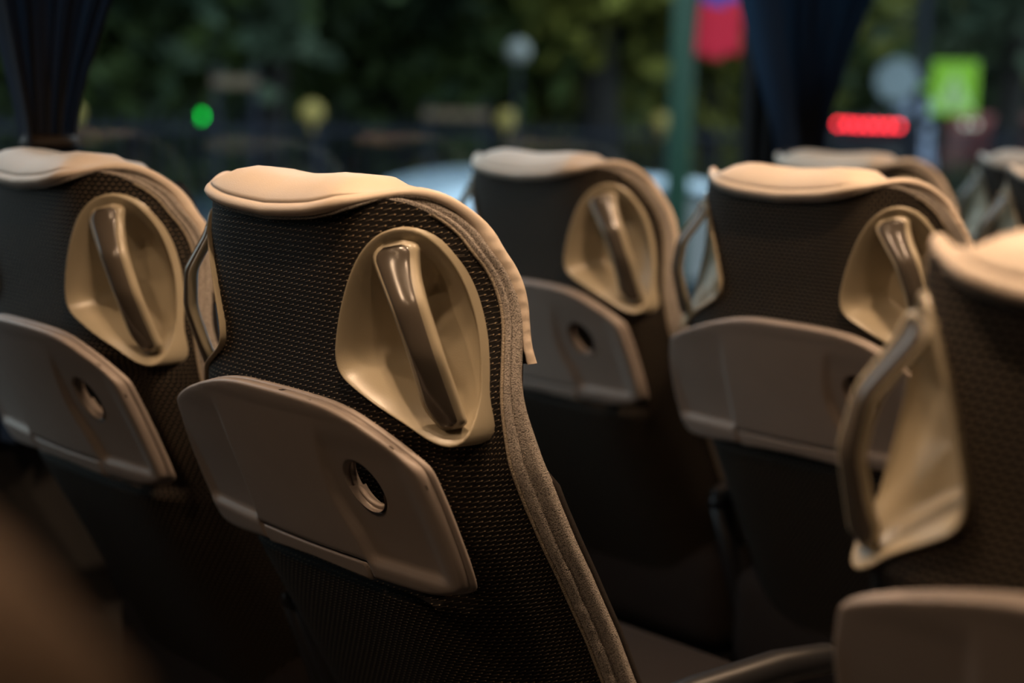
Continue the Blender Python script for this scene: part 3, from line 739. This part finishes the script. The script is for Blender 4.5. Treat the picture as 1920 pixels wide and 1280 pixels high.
# shrubs right behind the railing
for i in range(12):
    px = -120+185*i; dd = 12.9/abs(at(px, 200, 1).x)
    p = at(px, 200, dd)
    o = empty('park_shrub', (p.x-.4, p.y, GZ+.1)); tag(o, 'dark low shrub behind the park railing, %s from the left' % ORD[i], 'shrub', 'shrubs behind the railing')
    key = (i % 3, (0, 0, 2)[i % 3]); 
    if key not in CM: me = crown_mesh(i % 3+10); me.materials.append(ML[key[1]]); CM[key] = me
    c = link('foliage', CM[key], o); c.location = (0, 0, 1.0); c.scale = (.52, .58, .42); c.rotation_euler = (0, 0, i*1.3)
    link('stem', tube_mesh('stem', [(0, 0, 0), (.03, 0, .4), (0, .03, .9)], [.04, .03, .02], 8), o, M_bark)
# green pole with a flag
M_green = add_noise(mat('green_painted_pole', (.012, .055, .032), .6), 4, .1)
p = at(1276, 200, 9.6)
pole = bm_obj('street_pole', lambda bm: (cyl(bm, (0, 0, 0), (0, 0, 6.5), .085, .06, 20), cyl(bm, (0, 0, 0), (0, 0, .5), .13, .10, 20)), None, M_green, True, (p.x, p.y, GZ))
tag(pole, 'green painted street pole to the left of the hanging flag', 'pole')
def flag_material():
    m = mat('flag_cloth', (.6, .02, .04), .8, .1); b = bsdf(m); g = N(m, 'ShaderNodeUVMap'); s_ = N(m, 'ShaderNodeSeparateXYZ'); L(m, g.outputs[0], s_.inputs[0])
    r = N(m, 'ShaderNodeValToRGB'); r.color_ramp.interpolation = 'CONSTANT'; e = r.color_ramp.elements; e[0].color = (.55, .025, .05, 1); e[1].position = .33; e[1].color = (.07, .07, .33, 1)
    x = e.new(.70); x.color = (.6, .6, .62, 1); L(m, s_.outputs['Y'], r.inputs[0]); L(m, r.outputs[0], b.inputs['Base Color']); return m
a, b = at(1299, 104, 9.5), at(1380, 98, 9.5)
P = np.zeros((30, 40, 3)); UV = np.zeros((30, 40, 2))
for i in range(30):
    for j in range(40):
        s_, t_ = i/29, j/39; q_ = a.lerp(b, s_); sl = .10*(1-t_)*0
        P[i, j] = (q_.x+.03*math.sin(s_*14+t_), q_.y+.02*math.cos(s_*11), q_.z-.03*s_+t_*.95+.02*math.sin(s_*9)); UV[i, j] = (s_, t_)
        P[i, j, :2] += (np.array([b.x-a.x, b.y-a.y])*(.12*t_*(1-s_)))
fo_ = link('flag', grid_mesh('flag', P, uv=UV), None, flag_material()); tag(fo_, 'red and blue flag hanging beside the green pole at the top', 'flag')
fo_.modifiers.new('thickness', 'SOLIDIFY').thickness = .004
bm_obj('flag_rod', lambda bm: cyl(bm, (p.x, p.y, a.z+.95), (b.x, b.y, b.z+.99), .012, None, 10), fo_, M_green, True)
# pale globe on a post, added in place of a sky gap between leaves
M_sky_gap = mat('pale_sky_gap', (.22, .23, .22), .5)
p = at(972, 96, 15.6); gl = empty('sky_gap_globe', (p.x, p.y, GZ)); tag(gl, 'pale globe standing in for a sky gap among the dark trees in the upper middle', 'sky gap stand-in')
bm_obj('globe', lambda bm: sphere(bm, (0, 0, p.z-GZ), .125, 3), gl, M_sky_gap, True)
bm_obj('sky_gap_post', lambda bm: cyl(bm, (0, 0, 0), (0, 0, p.z-GZ-.11), .03, .02, 12), gl, M_rail, True)
# traffic light
p = at(375, 218, 17.5); tl = empty('traffic_light', (p.x, p.y, GZ)); tag(tl, 'traffic light showing green, left of the sharp seat', 'traffic light')
tl.rotation_euler = (0, 0, math.atan2(p.x, -p.y) if False else math.atan2(-p.y, -p.x)-PI/2)
hz = p.z-GZ
bm_obj('housing', lambda bm: box(bm, -.13, .13, -.12, .06, hz-.16, hz+.72, .03), tl, M_blackp)
for k, (c_, e_) in enumerate((((0, .9, .12), 9.0), ((.05, .04, .01), 0), ((.06, .01, .01), 0))):
    mm = mat('signal_lens_%d' % k, c_ if e_ == 0 else (.0, .5, .1), .3, emis=(0.0, .62, .05) if e_ else None, es=e_)
    lens = bm_obj('signal_lens', lambda bm: cyl(bm, (0, .05, hz+.28*k), (0, .075, hz+.28*k), .05 if k == 0 else .09, None, 24), tl, mm)
    if k == 0: lens['label'] = 'lit green lens'
    bm_obj('visor', lambda bm: [box(bm, .1*math.cos(t_)-.012, .1*math.cos(t_)+.012, .06, .16, hz+.28*k+.1*math.sin(t_)-.006, hz+.28*k+.1*math.sin(t_)+.006) for t_ in np.linspace(0, PI, 13)], tl, M_blackp)
bm_obj('signal_post', lambda bm: cyl(bm, (0, -.02, 0), (0, -.02, hz-.15), .05, None, 12), tl, M_rail, True)
# park benches
M_wood = add_noise(mat('tan_bench_wood', (.13, .085, .05), .7), 9, .2)
for px, py, wpx, lab in ((855, 214, 120, 'tan wooden notice board between the two middle yellow balls'), (440, 152, 80, 'tan wooden board among the trees right above the green light')):
    d = 15.2 if px > 600 else 13.6; p = at(px, py, d); bn = empty('wooden_board', (p.x, p.y, GZ)); tag(bn, lab, 'board'); bn.rotation_euler = (0, 0, yaw)
    W_ = wpx*mpp(d)/2; zt_ = p.z-GZ
    for k in range(2): bm_obj('slat', lambda bm: box(bm, -W_, W_, -.02, .02, zt_+.02-.045*k-.02, zt_+.02-.045*k+.018), bn, M_wood)
    for sx in (-1, 1): bm_obj('support_post', lambda bm: box(bm, sx*W_*.85-.03, sx*W_*.85+.03, .02, .07, 0, zt_+.12), bn, M_rail)
# road signs
def sign_face(name, draw): pass
M_back = mat('sign_grey', (.20, .25, .28), .6)
M_fluo = mat('fluorescent_yellow_green', (.23, .50, .006), .5)
M_signw = mat('sign_pale', (.42, .62, .22), .6)
M_fig = mat('sign_figure', (.03, .03, .05), .6)
p = at(1722, 200, 21); sp_ = empty('road_sign_post', (p.x, p.y, GZ)); sp_.rotation_euler = (0, 0, yaw-.12)
tag(sp_, 'dark sign post with a round pale sign and a yellow-green crossing sign', 'road sign')
bm_obj('post', lambda bm: cyl(bm, (0, 0, 0), (0, 0, 5.2), .07, .06, 14), sp_, M_rail, True)
m_ = mpp(21)
zc_ = at(1682, 150, 21).z-GZ
o = bm_obj('round_sign', lambda bm: (cyl(bm, (-41*m_, -.10, zc_), (-41*m_, -.085, zc_), 37*m_, None, 48), box(bm, -41*m_, 0, -.085, -.05, zc_-.03, zc_+.03)), sp_, M_back, False)
zq = at(1780, 165, 21).z-GZ; cx = 57*m_; hw_, hh_ = 39*m_, 46*m_
sq = bm_obj('crossing_sign', lambda bm: (box(bm, cx-hw_, cx+hw_, -.10, -.085, zq-hh_, zq+hh_, .005), box(bm, 0, cx, -.085, -.05, zq-.03, zq+.03)), sp_, M_fluo)
sq['label'] = 'fluorescent yellow-green square with a white triangle and walking figure'
def prism(bm, pts, y0, y1):
    a_ = [bm.verts.new((x, y0, z)) for x, z in pts]; b_ = [bm.verts.new((x, y1, z)) for x, z in pts]; n_ = len(pts)
    bm.faces.new(a_); bm.faces.new(b_[::-1])
    for i in range(n_): bm.faces.new((a_[i], b_[i], b_[(i+1) % n_], a_[(i+1) % n_]))
bm_obj('triangle', lambda bm: prism(bm, [(cx-.26, zq-.27), (cx+.26, zq-.27), (cx, zq+.22)], -.104, -.10), sq, M_signw)
def walker(bm):
    y0, y1 = -.107, -.104; s_ = .011
    def pr(pts): prism(bm, [(cx+x*s_, zq-.10+z*s_) for x, z in pts], y0, y1)
    cyl(bm, (cx, y0, zq-.10+12*s_), (cx, y1, zq-.10+12*s_), 2*s_, None, 16)
    pr([(-1.8, 9.5), (1.8, 9.5), (1.4, 2), (-1.4, 2)]); pr([(-1.4, 2.4), (.6, 2.4), (-4.0, -7), (-5.6, -7)]); pr([(-.4, 2.4), (1.4, 2.4), (5.6, -7), (4.0, -7)])
    pr([(1.4, 9), (4.8, 4.5), (4.0, 3.6), (1.2, 6.5)]); pr([(-1.4, 9), (-4.8, 4.5), (-4.0, 3.6), (-1.2, 6.5)])
    for k in (-3, -1, 1, 3): pr([(k*3-1.0, -9), (k*3+1.0, -9), (k*3+1.4, -12), (k*3-1.4, -12)])
bm_obj('walking_figure', walker, sq, M_fig)
# vehicles
M_cglass = mat('dark_vehicle_glass', (.03, .04, .05), .05, .8)
M_tyre = mat('tyre_rubber', (.01, .01, .01), .8)
M_hub = mat('wheel_hub_metal', (.3, .3, .32), .3, metal=.8)
def vehicle(name, cat, label, loc, rz, profile, width, paint, windows, wheels, wr_=.33, extra=None):
    """profile: side outline (x along, z); windows: list of side outlines"""
    o = empty(name, loc, rz); tag(o, label, cat)
    P_ = np.array(profile); nsec = [(-1, .90, .0), (-.97, .965, .0), (-.9, .995, 0), (0, 1.0, 0), (.9, .995, 0), (.97, .965, 0), (1, .90, 0)]
    c_ = np.array([P_[:, 0].mean(), P_[:, 1].mean()]); ring = []
    zmax = P_[:, 1].max(); zm = .9
    for (a_, sc_, _) in nsec:
        Q = c_+(P_-c_)*np.array([sc_, sc_]); row = []
        for x, z in Q:
            tum = 1-.16*max(0, (z-zm))/(zmax-zm+1e-6)
            row.append((x, a_*width/2*tum, z))
        ring.append(row)
    me = grid_mesh('body', np.array(ring), closed_v=True, cap=True); b_ = link('body', me, o, paint)
    for wpts in windows:
        for sd in (-1, 1):
            def wn(bm, wpts=wpts, sd=sd):
                vs_ = []
                for off in (.012, -.03):
                    vs_.append([bm.verts.new((x, sd*(width/2*(1-.16*max(0, z-zm)/(zmax-zm+1e-6))+off), z)) for x, z in wpts])
                bm.faces.new(vs_[0]); bm.faces.new(vs_[1][::-1]); n_ = len(wpts)
                for i in range(n_): bm.faces.new((vs_[0][i], vs_[1][i], vs_[1][(i+1) % n_], vs_[0][(i+1) % n_]))
            bm_obj('side_window', wn, o, M_cglass)
    for x in wheels:
        for sd in (-1, 1):
            wo = bm_obj('wheel', lambda bm: cyl(bm, (x, sd*(width/2-.20), wr_), (x, sd*(width/2+.01), wr_), wr_, None, 28), o, M_tyre)
            bm_obj('hub', lambda bm: cyl(bm, (x, sd*(width/2), wr_), (x, sd*(width/2+.02), wr_), wr_*.6, None, 20), wo, M_hub)
    if extra: extra(o)
    return o
def smoothp(p, it=2):
    for _ in range(it):
        q_ = []
        for i in range(len(p)):
            a_, b_ = p[i], p[(i+1) % len(p)]; q_ += [(a_[0]*.8+b_[0]*.2, a_[1]*.8+b_[1]*.2), (a_[0]*.2+b_[0]*.8, a_[1]*.2+b_[1]*.8)]
        p = q_
    return p
def slanted_glass(o, name, x0, z0, x1, z1, w0, w1, out=.012):
    dx, dz = x1-x0, z1-z0; l_ = math.hypot(dx, dz); nx, nz_ = dz/l_*out, -dx/l_*out
    def g_(bm):
        a_ = [bm.verts.new(v) for v in ((x0+nx, -w0, z0+nz_), (x0+nx, w0, z0+nz_), (x1+nx, w1, z1+nz_), (x1+nx, -w1, z1+nz_))]
        b_ = [bm.verts.new(v) for v in ((x0-nx*2, -w0, z0-nz_*2), (x0-nx*2, w0, z0-nz_*2), (x1-nx*2, w1, z1-nz_*2), (x1-nx*2, -w1, z1-nz_*2))]
        bm.faces.new(a_); bm.faces.new(b_[::-1])
        for i in range(4): bm.faces.new((a_[i], b_[i], b_[(i+1) % 4], a_[(i+1) % 4]))
    return bm_obj(name, g_, o, M_cglass)
suv = smoothp([(-2.2, .30), (-2.25, .75), (-2.15, 1.15), (-1.85, 1.62), (-1.1, 1.72), (.2, 1.70), (.55, 1.60), (1.15, 1.12), (2.1, .98), (2.3, .70), (2.28, .32), (1.7, .28), (-1.7, .28)])
suvw = [[(-1.75, 1.12), (-1.65, 1.50), (-1.05, 1.58), (-.75, 1.58), (-.75, 1.12)], [(-.65, 1.12), (-.65, 1.58), (.10, 1.57), (.45, 1.48), (.92, 1.12)]]
M_silver = mat('silver_blue_paint', (.42, .52, .60), .22, .6, metal=.3)
M_darkp = mat('dark_teal_paint', (.02, .03, .04), .25, .6)
def suv_extra(o):
    slanted_glass(o, 'windscreen', 1.10, 1.14, .56, 1.58, .74, .62); slanted_glass(o, 'rear_window', -1.84, 1.55, -2.10, 1.16, .60, .70)
vehicle('parked_van', 'van', 'pale silver-blue van parked by the kerb, seen between the headrests', (-7.9, 8.40, GZ+.02), PI/2, [(x*.95, z*1.26) for x, z in suv], 1.9, M_silver, [[(x*.95, z*1.26) for x, z in w_] for w_ in suvw], (-1.3, 1.34), .38, lambda o: (slanted_glass(o, 'windscreen', 1.06, 1.44, .55, 1.99, .78, .64), slanted_glass(o, 'rear_window', -1.75, 1.95, -2.0, 1.46, .64, .74)))
p = at(740, 300, 11.6); vehicle('parked_car', 'car', 'dark car with a curved roof beyond the sharp headrest', (p.x, p.y, GZ+.02), PI/2, [(x, z*1.12) for x, z in suv], 1.85, M_darkp, [[(x, z*1.12) for x, z in w_] for w_ in suvw], (-1.35, 1.40), .34, None)
# minibus with the row of red brake lamps, seen from behind
bus = smoothp([(-2.9, .35), (-2.98, 1.2), (-2.9, 2.45), (-2.6, 2.62), (2.2, 2.62), (2.6, 2.4), (2.95, 1.4), (3.0, .8), (2.95, .35)], 2)
busw = [[(x, 1.35), (x, 2.15), (x+1.0, 2.15), (x+1.0, 1.35)] for x in (-2.6, -1.45, -.3, .85)]
M_navy = mat('dark_navy_paint', (.015, .02, .05), .4)
M_blackrough = mat('matt_black_paint', (.012, .012, .014), .7, .2)
M_white = mat('blue_white_paint', (.42, .50, .72), .4)
M_redp = mat('dark_red_paint', (.16, .018, .012), .5)
M_brake = mat('lit_brake_lamp', (.5, .01, .02), .3, emis=(1, .02, .035), es=14)
van_d = 30
def mini_extra(o):
    zl = at(1628, 235, van_d).z-GZ-.02
    for k in range(7):
        yy = -.56+1.12*k/6
        l_ = bm_obj('brake_lamp', lambda bm: (sphere(bm, (0, 0, 0), .05, 2)), o, M_brake, True); l_.location = (-2.975, yy, zl+(.012 if k > 4 else 0))
    slanted_glass(o, 'rear_window', -2.93, 2.05, -2.985, 1.35, .72, .80, .02)
# rear faces back along the street towards us
p = at(1628, 235, van_d); hd = math.atan2(p.y, p.x)-.06
vehicle('minibus', 'minibus', 'dark minibus whose row of red brake lamps glows left of the signs', (p.x+2.98*math.cos(hd), p.y+2.98*math.sin(hd), GZ+.02), hd, bus, 1.75, M_blackrough, busw, (-1.9, 1.9), .36, mini_extra)
p = at(1682, 262, 40); hd = math.atan2(p.y, p.x)-.03
vehicle('bus', 'bus', 'pale blue-white bus with a dark roof band below the round sign', (p.x+2.9*math.cos(hd), p.y+2.9*math.sin(hd), GZ+.02), hd, [(x, z*1.30) for x, z in bus], 1.9, M_white, [[(x, z*1.15) for x, z in w_] for w_ in busw], (-1.9, 1.9), .40, lambda o: (slanted_glass(o, 'rear_window', -2.965, 2.75, -2.99, 2.50, .85, .88, .03), bm_obj('roof_band', lambda bm: box(bm, -3.02, -2.5, -.90, .90, 3.18, 3.38, .02), o, M_navy)))
p = at(1800, 240, 46)
M_head = mat('pale_headlamp', (.6, .6, .55), .3, emis=(1, .95, .8), es=1.2)
def truck_extra(o):
    for yy in (-.25, .25): 
        l_ = bm_obj('headlamp', lambda bm: sphere(bm, (0, 0, 0), .07, 2), o, M_head, True); l_.location = (-3.0, yy-.55, 2.55)
vehicle('truck', 'truck', 'dark red truck behind the yellow-green crossing sign', (p.x+2.98*math.cos(1.1), p.y+2.98*math.sin(1.1), GZ+.02), 1.1, [(x, z*1.09) for x, z in bus], 2.0, M_redp, [], (-1.9, 1.9), .4, truck_extra)
